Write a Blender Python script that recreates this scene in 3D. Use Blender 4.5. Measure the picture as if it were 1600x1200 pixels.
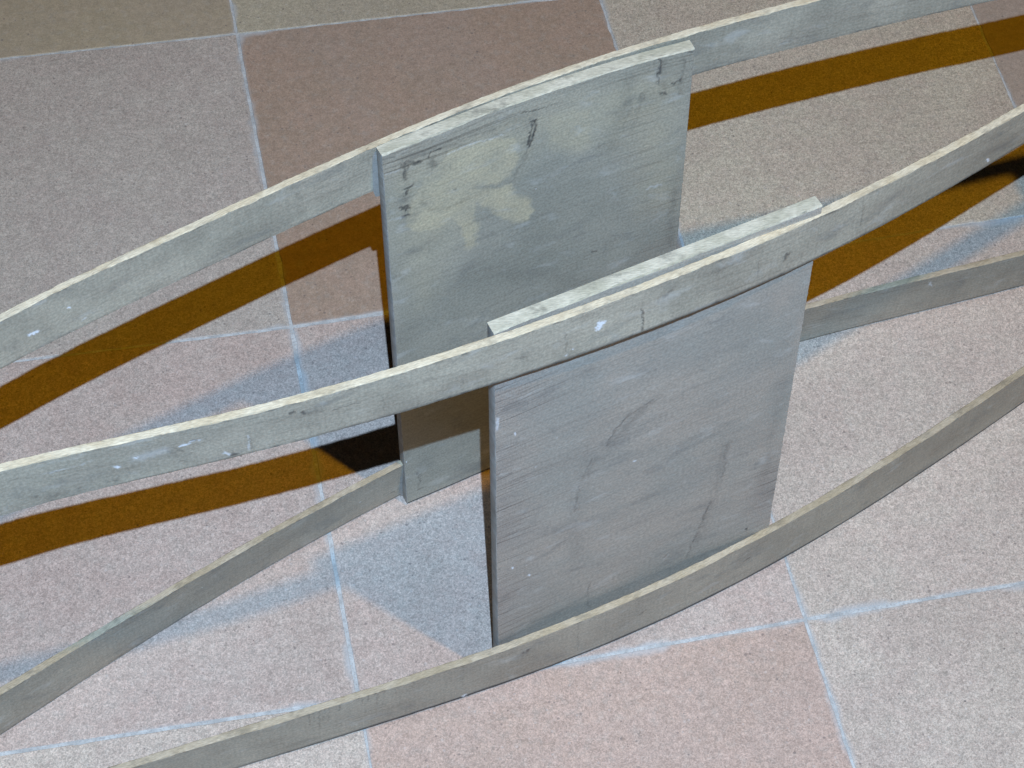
import bpy, math, random
import numpy as np
from mathutils import Matrix, Vector

scene = bpy.context.scene
C = scene.collection
for o in list(bpy.data.objects):
    bpy.data.objects.remove(o)

# ------------------------------------------------------------------ camera
cam_data = bpy.data.cameras.new('camera')
cam_data.sensor_width = 36.0
cam_data.lens = 69.2835
cam_data.clip_start = 0.02
cam_data.clip_end = 60.0
cam = bpy.data.objects.new('camera', cam_data)
C.objects.link(cam)
rot = Matrix([[0.978695, 0.150903, -0.139229], [-0.203389, 0.805332, -0.556843], [0.028096, 0.573297, 0.818866]])
cam.matrix_world = Matrix.Translation(Vector((-0.04803, -0.56373, 1.15281))) @ rot.to_4x4()
scene.camera = cam

# ------------------------------------------------------------------ world and lamps
world = bpy.data.worlds.new('World')
scene.world = world
world.use_nodes = True
bg = world.node_tree.nodes['Background']
bg.inputs['Color'].default_value = (1.0, 0.72, 0.42, 1)
bg.inputs['Strength'].default_value = 0.003

def lamp(name, loc, power, color, radius, kind='POINT'):
    d = bpy.data.lights.new(name, kind)
    d.energy = power
    d.color = color
    d.shadow_soft_size = radius
    o = bpy.data.objects.new(name, d)
    o.location = loc
    C.objects.link(o)
    return o

# small hard white lamp held over the frame, and the warm room lamp up to the right
hand = lamp('cool_hand_lamp', (-0.0434, -0.654, 1.4988), 141.0, (0.465, 0.69, 1.0), 0.0035, 'SPOT')
hand.data.spot_size = math.radians(75)
hand.data.spot_blend = 1.0
hand.rotation_euler = (Vector((0.11, 0.10, 0.0)) - hand.location).to_track_quat('-Z', 'Y').to_euler()
lamp('warm_ceiling_lamp', (0.9015, -0.7479, 3.4128), 128.0, (1.0, 0.52, 0.015), 0.045)

scene.view_settings.view_transform = 'Standard'
scene.view_settings.look = 'None'
scene.view_settings.exposure = 0.0
scene.view_settings.gamma = 1.0
scene.render.engine = 'CYCLES'
scene.cycles.max_bounces = 6

# ------------------------------------------------------------------ measured data (metres)
DATA = {
'rails': {'tb':[[-0.3066,-0.0017,0.315,0.0002,-0.0004,0.0375],[-0.2976,0.0024,0.315,0.0002,-0.0004,0.0375],[-0.2885,0.0065,0.315,0.0002,-0.0004,0.0375],[-0.2794,0.0106,0.315,0.0002,-0.0004,0.0375],[-0.2702,0.0148,0.315,0.0002,-0.0004,0.0375],[-0.2609,0.019,0.315,0.0002,-0.0004,0.0375],[-0.2516,0.0232,0.315,0.0002,-0.0004,0.0375],[-0.2422,0.0275,0.315,0.0002,-0.0004,0.0375],[-0.2327,0.0318,0.315,0.0002,-0.0004,0.0375],[-0.2231,0.0361,0.315,0.0002,-0.0004,0.0375],[-0.2135,0.0405,0.315,0.0002,-0.0004,0.0375],[-0.2038,0.0449,0.315,0.0002,-0.0004,0.0375],[-0.194,0.0493,0.315,0.0002,-0.0004,0.0375],[-0.1841,0.0537,0.315,0.0002,-0.0004,0.0375],[-0.1742,0.0582,0.315,0.0002,-0.0004,0.0375],[-0.1642,0.0628,0.315,0.0002,-0.0004,0.0375],[-0.1542,0.068,0.3146,0.0002,-0.0004,0.0375],[-0.144,0.073,0.3143,0.0002,-0.0005,0.0375],[-0.1338,0.0778,0.3139,0.0002,-0.0005,0.0375],[-0.1235,0.0825,0.3136,0.0002,-0.0005,0.0375],[-0.1132,0.087,0.3133,0.0003,-0.0006,0.0375],[-0.1027,0.0916,0.313,0.0003,-0.0006,0.0375],[-0.0922,0.0961,0.3127,0.0003,-0.0006,0.0375],[-0.0816,0.1005,0.3125,0.0003,-0.0007,0.0375],[-0.0709,0.105,0.3123,0.0003,-0.0007,0.0375],[-0.0601,0.1094,0.3121,0.0003,-0.0007,0.0375],[-0.0493,0.1139,0.3119,0.0003,-0.0007,0.0375],[-0.0383,0.1183,0.3117,0.0003,-0.0008,0.0375],[-0.0273,0.1228,0.3116,0.0003,-0.0008,0.0375],[-0.0162,0.1272,0.3115,0.0003,-0.0008,0.0375],[-0.0051,0.1316,0.3114,0.0003,-0.0008,0.0375],[0.0062,0.136,0.3113,0.0003,-0.0008,0.0375],[0.0175,0.1403,0.3112,0.0003,-0.0008,0.0375],[0.0289,0.1446,0.3112,0.0003,-0.0009,0.0375],[0.0404,0.1489,0.3112,0.0003,-0.0009,0.0375],[0.0519,0.153,0.3112,0.0003,-0.0009,0.0375],[0.0635,0.1571,0.3112,0.0003,-0.0009,0.0375],[0.0752,0.1611,0.3112,0.0003,-0.0009,0.0375],[0.0869,0.165,0.3113,0.0003,-0.0009,0.0375],[0.0987,0.1687,0.3114,0.0003,-0.0009,0.0375],[0.1105,0.1723,0.3115,0.0003,-0.0009,0.0375],[0.1223,0.1758,0.3116,0.0003,-0.0009,0.0375],[0.1342,0.1791,0.3117,0.0003,-0.0009,0.0375],[0.1462,0.1823,0.3119,0.0002,-0.0009,0.0375],[0.1581,0.1853,0.3121,0.0002,-0.0009,0.0375],[0.1701,0.1882,0.3123,0.0002,-0.0009,0.0375],[0.1821,0.1909,0.3125,0.0002,-0.0009,0.0375],[0.1941,0.1935,0.3128,0.0002,-0.0009,0.0375],[0.2062,0.1959,0.313,0.0002,-0.0009,0.0375],[0.2183,0.1981,0.3133,0.0002,-0.0009,0.0375],[0.2304,0.2003,0.3136,0.0002,-0.0009,0.0375],[0.2425,0.2023,0.3139,0.0001,-0.0009,0.0375],[0.2546,0.2042,0.3143,0.0001,-0.0009,0.0375],[0.2667,0.206,0.3147,0.0001,-0.0009,0.0375],[0.2789,0.2077,0.315,0.0001,-0.0009,0.0375],[0.2911,0.2093,0.3154,0.0001,-0.0008,0.0375],[0.3033,0.2108,0.3159,0.0001,-0.0008,0.0375],[0.3155,0.2122,0.3163,0.0001,-0.0008,0.0375],[0.3277,0.2136,0.3168,0.0001,-0.0008,0.0375],[0.34,0.2149,0.3173,0.0001,-0.0008,0.0375],[0.3522,0.2162,0.3178,0.0001,-0.0008,0.0375],[0.3645,0.2174,0.3183,0.0001,-0.0008,0.0375],[0.3769,0.2185,0.3189,0.0001,-0.0008,0.0375],[0.3892,0.2196,0.3194,0.0001,-0.0008,0.0375],[0.4015,0.2206,0.32,0.0001,-0.0008,0.0375],[0.4138,0.2215,0.3206,0.0001,-0.0008,0.0375],[0.4261,0.2222,0.3213,0.0,-0.0008,0.0375],[0.4384,0.2228,0.3219,0.0,-0.0008,0.0375],[0.4507,0.2235,0.3226,0.0001,-0.0008,0.0375],[0.4634,0.2247,0.3228,0.0001,-0.0008,0.0375],[0.4763,0.2261,0.3228,0.0001,-0.0008,0.0375],[0.4892,0.2275,0.3228,0.0001,-0.0008,0.0375],[0.5022,0.2289,0.3228,0.0001,-0.0008,0.0375],[0.5152,0.2303,0.3228,0.0001,-0.0008,0.0375],[0.5283,0.2318,0.3228,0.0001,-0.0008,0.0375],[0.5414,0.2332,0.3228,0.0001,-0.0008,0.0375],[0.5546,0.2346,0.3228,0.0001,-0.0008,0.0375],[0.5679,0.2361,0.3228,0.0001,-0.0008,0.0375],[0.5812,0.2375,0.3228,0.0001,-0.0008,0.0375],[0.5946,0.239,0.3228,0.0001,-0.0008,0.0375],[0.608,0.2405,0.3228,0.0001,-0.0008,0.0375],[0.6215,0.2419,0.3228,0.0001,-0.0008,0.0375],[0.6351,0.2434,0.3228,0.0001,-0.0008,0.0375],[0.6487,0.2449,0.3228,0.0001,-0.0008,0.0375],[0.6624,0.2464,0.3228,0.0001,-0.0008,0.0375],[0.6761,0.2479,0.3228,0.0001,-0.0008,0.0375]],'tf':[[-0.3025,-0.0526,0.3252,-0.0004,0.0025,0.0348],[-0.2938,-0.0514,0.3252,-0.0004,0.0025,0.0348],[-0.285,-0.0501,0.3252,-0.0004,0.0025,0.0348],[-0.2763,-0.0488,0.3252,-0.0004,0.0025,0.0348],[-0.2674,-0.0475,0.3252,-0.0004,0.0025,0.0348],[-0.2586,-0.0462,0.3252,-0.0004,0.0025,0.0348],[-0.2497,-0.0449,0.3252,-0.0004,0.0025,0.0348],[-0.2407,-0.0436,0.3252,-0.0004,0.0025,0.0348],[-0.2318,-0.0423,0.3252,-0.0004,0.0025,0.0348],[-0.2228,-0.041,0.3252,-0.0004,0.0025,0.0348],[-0.2137,-0.0396,0.3252,-0.0004,0.0025,0.0348],[-0.2046,-0.0383,0.3252,-0.0004,0.0025,0.0348],[-0.1955,-0.037,0.3252,-0.0004,0.0025,0.0348],[-0.1863,-0.0356,0.3252,-0.0004,0.0025,0.0348],[-0.1771,-0.0343,0.3252,-0.0004,0.0025,0.0348],[-0.1679,-0.0329,0.3252,-0.0004,0.0025,0.0348],[-0.1586,-0.0313,0.3254,-0.0003,0.0021,0.0348],[-0.1492,-0.0299,0.3255,-0.0002,0.0017,0.0348],[-0.1398,-0.0287,0.3257,-0.0002,0.0013,0.0348],[-0.1305,-0.0277,0.3258,-0.0001,0.001,0.0348],[-0.121,-0.0267,0.3259,-0.0001,0.0007,0.0348],[-0.1116,-0.0259,0.326,-0.0,0.0005,0.0348],[-0.1021,-0.025,0.3261,-0.0,0.0003,0.0348],[-0.0926,-0.0242,0.3262,-0.0,0.0001,0.0348],[-0.0831,-0.0234,0.3262,-0.0,0.0,0.0348],[-0.0735,-0.0225,0.3262,0.0,-0.0001,0.0348],[-0.0639,-0.0216,0.3263,0.0,-0.0001,0.0348],[-0.0543,-0.0207,0.3263,0.0,-0.0002,0.0348],[-0.0446,-0.0196,0.3263,0.0,-0.0002,0.0348],[-0.0349,-0.0186,0.3262,0.0,-0.0002,0.0348],[-0.0251,-0.0174,0.3262,0.0,-0.0001,0.0348],[-0.0152,-0.0162,0.3261,0.0,-0.0,0.0348],[-0.0054,-0.0148,0.3261,-0.0,0.0,0.0348],[0.0046,-0.0134,0.326,-0.0,0.0001,0.0348],[0.0146,-0.012,0.3259,-0.0,0.0003,0.0348],[0.0246,-0.0104,0.3258,-0.0001,0.0004,0.0348],[0.0348,-0.0087,0.3256,-0.0001,0.0005,0.0348],[0.0449,-0.007,0.3255,-0.0001,0.0007,0.0348],[0.0552,-0.0051,0.3253,-0.0002,0.0009,0.0348],[0.0655,-0.0032,0.3251,-0.0002,0.001,0.0348],[0.0759,-0.0012,0.325,-0.0002,0.0012,0.0348],[0.0864,0.0009,0.3247,-0.0003,0.0014,0.0348],[0.0969,0.0031,0.3245,-0.0003,0.0015,0.0348],[0.1075,0.0054,0.3243,-0.0004,0.0017,0.0348],[0.1182,0.0078,0.324,-0.0004,0.0019,0.0348],[0.129,0.0103,0.3238,-0.0005,0.002,0.0348],[0.1399,0.0129,0.3235,-0.0005,0.0022,0.0348],[0.1509,0.0156,0.3232,-0.0006,0.0023,0.0348],[0.1619,0.0185,0.3229,-0.0006,0.0025,0.0348],[0.1731,0.0215,0.3225,-0.0007,0.0026,0.0348],[0.1844,0.0246,0.3222,-0.0008,0.0027,0.0348],[0.1957,0.0278,0.3218,-0.0008,0.0028,0.0348],[0.2072,0.0313,0.3215,-0.0009,0.0028,0.0348],[0.2189,0.0348,0.3211,-0.0009,0.0029,0.0348],[0.2306,0.0386,0.3207,-0.0009,0.0029,0.0348],[0.2425,0.0426,0.3202,-0.001,0.0029,0.0348],[0.2546,0.0467,0.3198,-0.001,0.0029,0.0348],[0.2668,0.0511,0.3194,-0.001,0.0028,0.0348],[0.2791,0.0556,0.3189,-0.001,0.0027,0.0348],[0.2917,0.0605,0.3184,-0.001,0.0026,0.0348],[0.3044,0.0655,0.3179,-0.001,0.0025,0.0348],[0.3173,0.0708,0.3174,-0.001,0.0023,0.0348],[0.3304,0.0764,0.3169,-0.0009,0.0021,0.0348],[0.3436,0.0822,0.3163,-0.0008,0.0019,0.0348],[0.3571,0.0883,0.3158,-0.0007,0.0016,0.0348],[0.3708,0.0946,0.3152,-0.0006,0.0013,0.0348],[0.3848,0.1012,0.3146,-0.0004,0.0009,0.0348],[0.3989,0.1081,0.314,-0.0003,0.0005,0.0348],[0.4133,0.1152,0.3134,-0.0,0.0001,0.0348],[0.4275,0.1219,0.3132,0.0,-0.0001,0.0348],[0.4418,0.1284,0.3132,0.0,-0.0001,0.0348],[0.4562,0.135,0.3132,0.0,-0.0001,0.0348],[0.4707,0.1417,0.3132,0.0,-0.0001,0.0348],[0.4854,0.1485,0.3132,0.0,-0.0001,0.0348],[0.5002,0.1553,0.3132,0.0,-0.0001,0.0348],[0.5152,0.1621,0.3132,0.0,-0.0001,0.0348],[0.5303,0.1691,0.3132,0.0,-0.0001,0.0348],[0.5456,0.1761,0.3132,0.0,-0.0001,0.0348],[0.5611,0.1832,0.3132,0.0,-0.0001,0.0348],[0.5767,0.1904,0.3132,0.0,-0.0001,0.0348],[0.5925,0.1976,0.3132,0.0,-0.0001,0.0348],[0.6084,0.2049,0.3132,0.0,-0.0001,0.0348],[0.6245,0.2123,0.3132,0.0,-0.0001,0.0348],[0.6408,0.2198,0.3132,0.0,-0.0001,0.0348],[0.6572,0.2273,0.3132,0.0,-0.0001,0.0348],[0.6738,0.235,0.3132,0.0,-0.0001,0.0348]],'bf':[[-0.3972,-0.0797,0.001,-0.0,0.0002,0.045],[-0.3863,-0.0782,0.001,-0.0,0.0002,0.045],[-0.3753,-0.0767,0.001,-0.0,0.0002,0.045],[-0.3642,-0.0752,0.001,-0.0,0.0002,0.045],[-0.3532,-0.0737,0.001,-0.0,0.0002,0.045],[-0.342,-0.0721,0.001,-0.0,0.0002,0.045],[-0.3309,-0.0706,0.001,-0.0,0.0002,0.045],[-0.3196,-0.0691,0.001,-0.0,0.0002,0.045],[-0.3084,-0.0675,0.001,-0.0,0.0002,0.045],[-0.2971,-0.066,0.001,-0.0,0.0002,0.045],[-0.2857,-0.0644,0.001,-0.0,0.0002,0.045],[-0.2743,-0.0628,0.0011,-0.0,0.0002,0.045],[-0.2629,-0.0613,0.0011,-0.0,0.0002,0.045],[-0.2514,-0.0597,0.0011,-0.0,0.0002,0.045],[-0.2398,-0.0581,0.0011,-0.0,0.0002,0.045],[-0.2282,-0.0565,0.0011,-0.0,0.0002,0.045],[-0.2166,-0.0549,0.0011,-0.0,0.0002,0.045],[-0.2049,-0.0533,0.0011,-0.0,0.0002,0.045],[-0.1932,-0.0517,0.0011,-0.0,0.0002,0.045],[-0.1814,-0.0501,0.0011,-0.0,0.0002,0.045],[-0.1695,-0.0484,0.0011,-0.0,0.0002,0.045],[-0.1577,-0.0468,0.0011,-0.0,0.0002,0.045],[-0.1457,-0.0452,0.0011,-0.0,0.0002,0.045],[-0.1337,-0.0435,0.0011,-0.0,0.0002,0.045],[-0.1217,-0.0419,0.0011,-0.0,0.0002,0.045],[-0.1096,-0.0402,0.0011,-0.0,0.0002,0.045],[-0.0974,-0.0386,0.0012,-0.0,0.0002,0.045],[-0.0852,-0.037,0.0013,-0.0,0.0001,0.045],[-0.073,-0.0354,0.0015,-0.0,0.0001,0.045],[-0.0607,-0.0338,0.0017,-0.0,0.0,0.045],[-0.0484,-0.0322,0.0019,-0.0,0.0,0.045],[-0.036,-0.0307,0.0022,-0.0,0.0001,0.045],[-0.0235,-0.0292,0.0025,-0.0,0.0001,0.045],[-0.011,-0.0276,0.0028,-0.0,0.0001,0.045],[0.0015,-0.026,0.0031,-0.0,0.0002,0.045],[0.0141,-0.0243,0.0033,-0.0,0.0003,0.045],[0.0268,-0.0226,0.0034,-0.0,0.0003,0.045],[0.0395,-0.0207,0.0036,-0.0001,0.0004,0.045],[0.0523,-0.0188,0.0036,-0.0001,0.0005,0.045],[0.0651,-0.0168,0.0037,-0.0001,0.0006,0.045],[0.0781,-0.0146,0.0037,-0.0001,0.0007,0.045],[0.0911,-0.0124,0.0037,-0.0001,0.0008,0.045],[0.1043,-0.01,0.0037,-0.0002,0.0009,0.045],[0.1175,-0.0074,0.0037,-0.0002,0.0011,0.045],[0.1308,-0.0047,0.0037,-0.0002,0.0012,0.045],[0.1442,-0.0018,0.0037,-0.0003,0.0013,0.045],[0.1578,0.0012,0.0037,-0.0003,0.0014,0.045],[0.1714,0.0045,0.0037,-0.0004,0.0015,0.045],[0.1852,0.008,0.0037,-0.0004,0.0016,0.045],[0.1991,0.0117,0.0037,-0.0005,0.0017,0.045],[0.2132,0.0156,0.0037,-0.0005,0.0018,0.045],[0.2274,0.0198,0.0036,-0.0006,0.0019,0.045],[0.2418,0.0243,0.0035,-0.0006,0.002,0.045],[0.2564,0.0291,0.0034,-0.0007,0.0021,0.045],[0.2711,0.0341,0.0032,-0.0007,0.0021,0.045],[0.2861,0.0395,0.003,-0.0008,0.0022,0.045],[0.3012,0.0452,0.0027,-0.0008,0.0022,0.045],[0.3166,0.0512,0.0024,-0.0009,0.0022,0.045],[0.3321,0.0574,0.0021,-0.0009,0.0023,0.045],[0.3479,0.064,0.0019,-0.001,0.0023,0.045],[0.3639,0.0708,0.0016,-0.001,0.0023,0.045],[0.38,0.0778,0.0014,-0.001,0.0022,0.045],[0.3964,0.0851,0.0013,-0.001,0.0022,0.045],[0.413,0.0927,0.0012,-0.001,0.0021,0.045],[0.4297,0.1004,0.0011,-0.001,0.0021,0.045],[0.4467,0.1083,0.0011,-0.0009,0.002,0.045],[0.4639,0.1165,0.0011,-0.0009,0.0019,0.045],[0.4812,0.1248,0.0011,-0.0008,0.0017,0.045],[0.4988,0.1332,0.0011,-0.0008,0.0016,0.045],[0.5165,0.1417,0.0011,-0.0007,0.0015,0.045],[0.5344,0.1502,0.0011,-0.0007,0.0015,0.045],[0.5525,0.1588,0.0011,-0.0007,0.0015,0.045],[0.5708,0.1675,0.0011,-0.0007,0.0015,0.045],[0.5892,0.1763,0.0011,-0.0007,0.0015,0.045],[0.6079,0.1852,0.0011,-0.0007,0.0015,0.045],[0.6267,0.1942,0.0011,-0.0007,0.0015,0.045],[0.6458,0.2033,0.0011,-0.0007,0.0015,0.045],[0.665,0.2125,0.0011,-0.0007,0.0015,0.045],[0.6845,0.2218,0.001,-0.0007,0.0015,0.045],[0.7041,0.2311,0.0011,-0.0007,0.0015,0.045],[0.724,0.2406,0.001,-0.0007,0.0015,0.045],[0.7441,0.2502,0.001,-0.0007,0.0015,0.045],[0.7644,0.2599,0.001,-0.0007,0.0015,0.045],[0.785,0.2697,0.0011,-0.0007,0.0015,0.045],[0.8057,0.2796,0.001,-0.0007,0.0015,0.045],[0.8267,0.2896,0.001,-0.0007,0.0015,0.045]],'bb':[[-0.397,-0.0759,0.0021,-0.0004,0.0008,0.045],[-0.3861,-0.0703,0.0021,-0.0004,0.0008,0.045],[-0.3751,-0.0646,0.0021,-0.0004,0.0008,0.045],[-0.364,-0.0589,0.0021,-0.0004,0.0008,0.045],[-0.3529,-0.0531,0.0021,-0.0004,0.0008,0.045],[-0.3417,-0.0473,0.0021,-0.0004,0.0008,0.045],[-0.3303,-0.0414,0.0021,-0.0004,0.0008,0.045],[-0.3189,-0.0355,0.0021,-0.0004,0.0008,0.045],[-0.3074,-0.0295,0.0021,-0.0004,0.0008,0.045],[-0.2958,-0.0235,0.0021,-0.0004,0.0008,0.045],[-0.284,-0.0174,0.0021,-0.0004,0.0008,0.045],[-0.2722,-0.0113,0.0021,-0.0004,0.0008,0.045],[-0.2603,-0.0052,0.0021,-0.0004,0.0008,0.045],[-0.2483,0.001,0.0021,-0.0004,0.0008,0.045],[-0.2362,0.0073,0.0021,-0.0004,0.0008,0.045],[-0.224,0.0136,0.0021,-0.0004,0.0008,0.045],[-0.2117,0.0201,0.0021,-0.0001,0.0002,0.045],[-0.1992,0.0265,0.0021,0.0002,-0.0003,0.045],[-0.1867,0.033,0.0021,0.0004,-0.0008,0.045],[-0.1741,0.0395,0.0021,0.0006,-0.0013,0.045],[-0.1614,0.0459,0.0021,0.0008,-0.0017,0.045],[-0.1485,0.0524,0.0021,0.001,-0.0021,0.045],[-0.1356,0.0588,0.0021,0.0012,-0.0024,0.045],[-0.1225,0.0652,0.0021,0.0013,-0.0028,0.045],[-0.1094,0.0715,0.0021,0.0015,-0.0031,0.045],[-0.0962,0.0779,0.0021,0.0016,-0.0033,0.045],[-0.0828,0.0841,0.0021,0.0017,-0.0036,0.045],[-0.0694,0.0904,0.0021,0.0017,-0.0038,0.045],[-0.0559,0.0965,0.0021,0.0018,-0.004,0.045],[-0.0422,0.1026,0.0021,0.0018,-0.0041,0.045],[-0.0285,0.1086,0.0021,0.0018,-0.0043,0.045],[-0.0147,0.1145,0.0021,0.0019,-0.0044,0.045],[-0.0008,0.1203,0.0021,0.0018,-0.0045,0.045],[0.0132,0.126,0.0021,0.0018,-0.0045,0.045],[0.0272,0.1316,0.0021,0.0018,-0.0046,0.045],[0.0414,0.137,0.0021,0.0018,-0.0046,0.045],[0.0556,0.1424,0.0021,0.0017,-0.0046,0.045],[0.0699,0.1476,0.0021,0.0017,-0.0046,0.045],[0.0842,0.1526,0.0021,0.0016,-0.0046,0.045],[0.0987,0.1575,0.0021,0.0015,-0.0046,0.045],[0.1132,0.1623,0.0021,0.0015,-0.0045,0.045],[0.1277,0.1669,0.0021,0.0014,-0.0045,0.045],[0.1423,0.1713,0.0021,0.0013,-0.0044,0.045],[0.157,0.1755,0.0021,0.0012,-0.0043,0.045],[0.1717,0.1796,0.0021,0.0011,-0.0042,0.045],[0.1864,0.1835,0.0021,0.0011,-0.0041,0.045],[0.2012,0.1872,0.0021,0.001,-0.004,0.045],[0.2161,0.1908,0.0021,0.0009,-0.0039,0.045],[0.231,0.1941,0.0021,0.0008,-0.0038,0.045],[0.2459,0.1973,0.0021,0.0008,-0.0037,0.045],[0.2608,0.2003,0.0021,0.0007,-0.0036,0.045],[0.2758,0.2032,0.0021,0.0006,-0.0034,0.045],[0.2908,0.2058,0.0021,0.0006,-0.0033,0.045],[0.3058,0.2083,0.0021,0.0005,-0.0032,0.045],[0.3209,0.2107,0.0021,0.0005,-0.0031,0.045],[0.336,0.2129,0.0021,0.0004,-0.003,0.045],[0.3511,0.215,0.0021,0.0004,-0.0029,0.045],[0.3662,0.2169,0.0021,0.0004,-0.0028,0.045],[0.3814,0.2188,0.0021,0.0003,-0.0028,0.045],[0.3966,0.2205,0.0021,0.0003,-0.0027,0.045],[0.4119,0.2222,0.0021,0.0003,-0.0026,0.045],[0.4271,0.2238,0.0021,0.0003,-0.0026,0.045],[0.4425,0.2254,0.0021,0.0003,-0.0026,0.045],[0.4579,0.2269,0.0021,0.0003,-0.0026,0.045],[0.4733,0.2285,0.0021,0.0003,-0.0026,0.045],[0.4889,0.2301,0.0021,0.0003,-0.0027,0.045],[0.5045,0.2317,0.0021,0.0003,-0.0027,0.045],[0.5202,0.2335,0.0021,0.0003,-0.0028,0.045],[0.536,0.2353,0.0021,0.0003,-0.0029,0.045],[0.5519,0.2371,0.0021,0.0003,-0.003,0.045],[0.5678,0.2389,0.0021,0.0003,-0.003,0.045],[0.5838,0.2406,0.0021,0.0003,-0.003,0.045],[0.5998,0.2424,0.0021,0.0003,-0.003,0.045],[0.616,0.2441,0.0021,0.0003,-0.003,0.045],[0.6321,0.2459,0.0021,0.0003,-0.003,0.045],[0.6484,0.2477,0.0021,0.0003,-0.003,0.045],[0.6647,0.2495,0.0021,0.0003,-0.003,0.045],[0.6811,0.2513,0.0021,0.0003,-0.003,0.045],[0.6976,0.2531,0.0021,0.0003,-0.003,0.045],[0.7142,0.2549,0.0021,0.0003,-0.003,0.045],[0.7308,0.2567,0.0021,0.0003,-0.003,0.045],[0.7475,0.2585,0.0021,0.0003,-0.003,0.045],[0.7642,0.2604,0.0021,0.0003,-0.003,0.045],[0.7811,0.2622,0.0021,0.0003,-0.003,0.045],[0.798,0.2641,0.0021,0.0003,-0.003,0.045],[0.815,0.2659,0.0021,0.0003,-0.003,0.045]]},
'fp': {'bot':[[0.0922,-0.0054,0.003],[0.2831,0.0431,0.003]],'top':[[0.0842,0.0073,0.36],[0.2711,0.0574,0.36]]},
'bp': {'bot':[[0.0572,0.1337,0.003],[0.2524,0.1917,0.003]],'top':[[0.0503,0.1441,0.3483],[0.0888,0.156,0.3483],[0.1271,0.1679,0.3483],[0.1657,0.1777,0.3483],[0.2047,0.1862,0.3483],[0.238,0.1919,0.3483]]},
'mfp': [['D',3.2,0.28,[[0.535,0.691],[0.464,0.657],[0.395,0.602],[0.325,0.536]]],['D',4.5,0.16,[[0.342,0.602],[0.298,0.433],[0.318,0.285]]],['D',2.5,0.22,[[0.746,0.464],[0.716,0.31],[0.676,0.169]]],['D',2.2,0.3,[[0.496,0.676],[0.468,0.665]]],['D',5,0.15,[[0.932,0.584],[0.92,0.287]]],['D',0.4,0.5,[[0.013,0.715],[0.031,0.716],[0.111,0.712]]],['D',0.4,0.45,[[0.014,0.637],[0.081,0.636]]],['D',0.4,0.5,[[0.015,0.537],[0.155,0.532]]],['D',0.35,0.5,[[0.945,0.278],[0.997,0.284]]],['D',0.35,0.5,[[0.927,0.248],[0.996,0.254]]],['D',0.35,0.5,[[0.927,0.223],[0.991,0.227]]],['D',0.35,0.45,[[0.927,0.315],[0.991,0.312]]],['D',0.6,0.6,[[0.508,0.682],[0.474,0.671],[0.433,0.659],[0.407,0.637],[0.389,0.604],[0.354,0.59]]],['D',0.8,0.5,[[0.354,0.59],[0.315,0.531],[0.304,0.45]]],['D',1.6,0.25,[[0.525,0.684],[0.443,0.664]]],['D',0.6,0.5,[[0.741,0.457],[0.744,0.389],[0.736,0.333],[0.71,0.302]]],['D',0.8,0.6,[[0.71,0.302],[0.69,0.248],[0.668,0.193],[0.655,0.144]]],['D',0.5,0.4,[[0.357,0.195],[0.353,0.154],[0.358,0.107]]],['W',0.9,1,[[0.095,0.738],[0.097,0.736]]],['W',0.5,0.9,[[0.466,0.529],[0.468,0.528]]],['W',1.0,1,[[0.149,0.309],[0.151,0.306]]],['W',0.7,0.9,[[0.08,0.354],[0.087,0.352]]],['W',1.4,0.5,[[0.01,0.791],[0.014,0.768]]],['W',0.5,0.5,[[0.238,0.681],[0.24,0.681]]],['W',0.5,0.5,[[0.174,0.625],[0.176,0.624]]],['D',0.8,0.9,[[0.866,0.155],[0.869,0.154]]],['D',0.8,0.5,[[0.013,0.366],[0.022,0.369]]],['D',0.5,0.35,[[0.01,0.297],[0.116,0.297]]],['D',0.4,0.3,[[0.014,0.268],[0.161,0.273]]],['D',0.5,0.4,[[0.587,0.181],[0.581,0.175]]],['D',1,0.3,[[0.726,0.154],[0.715,0.15]]],['W',0.4,0.5,[[0.581,0.168],[0.595,0.176]]]],
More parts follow.
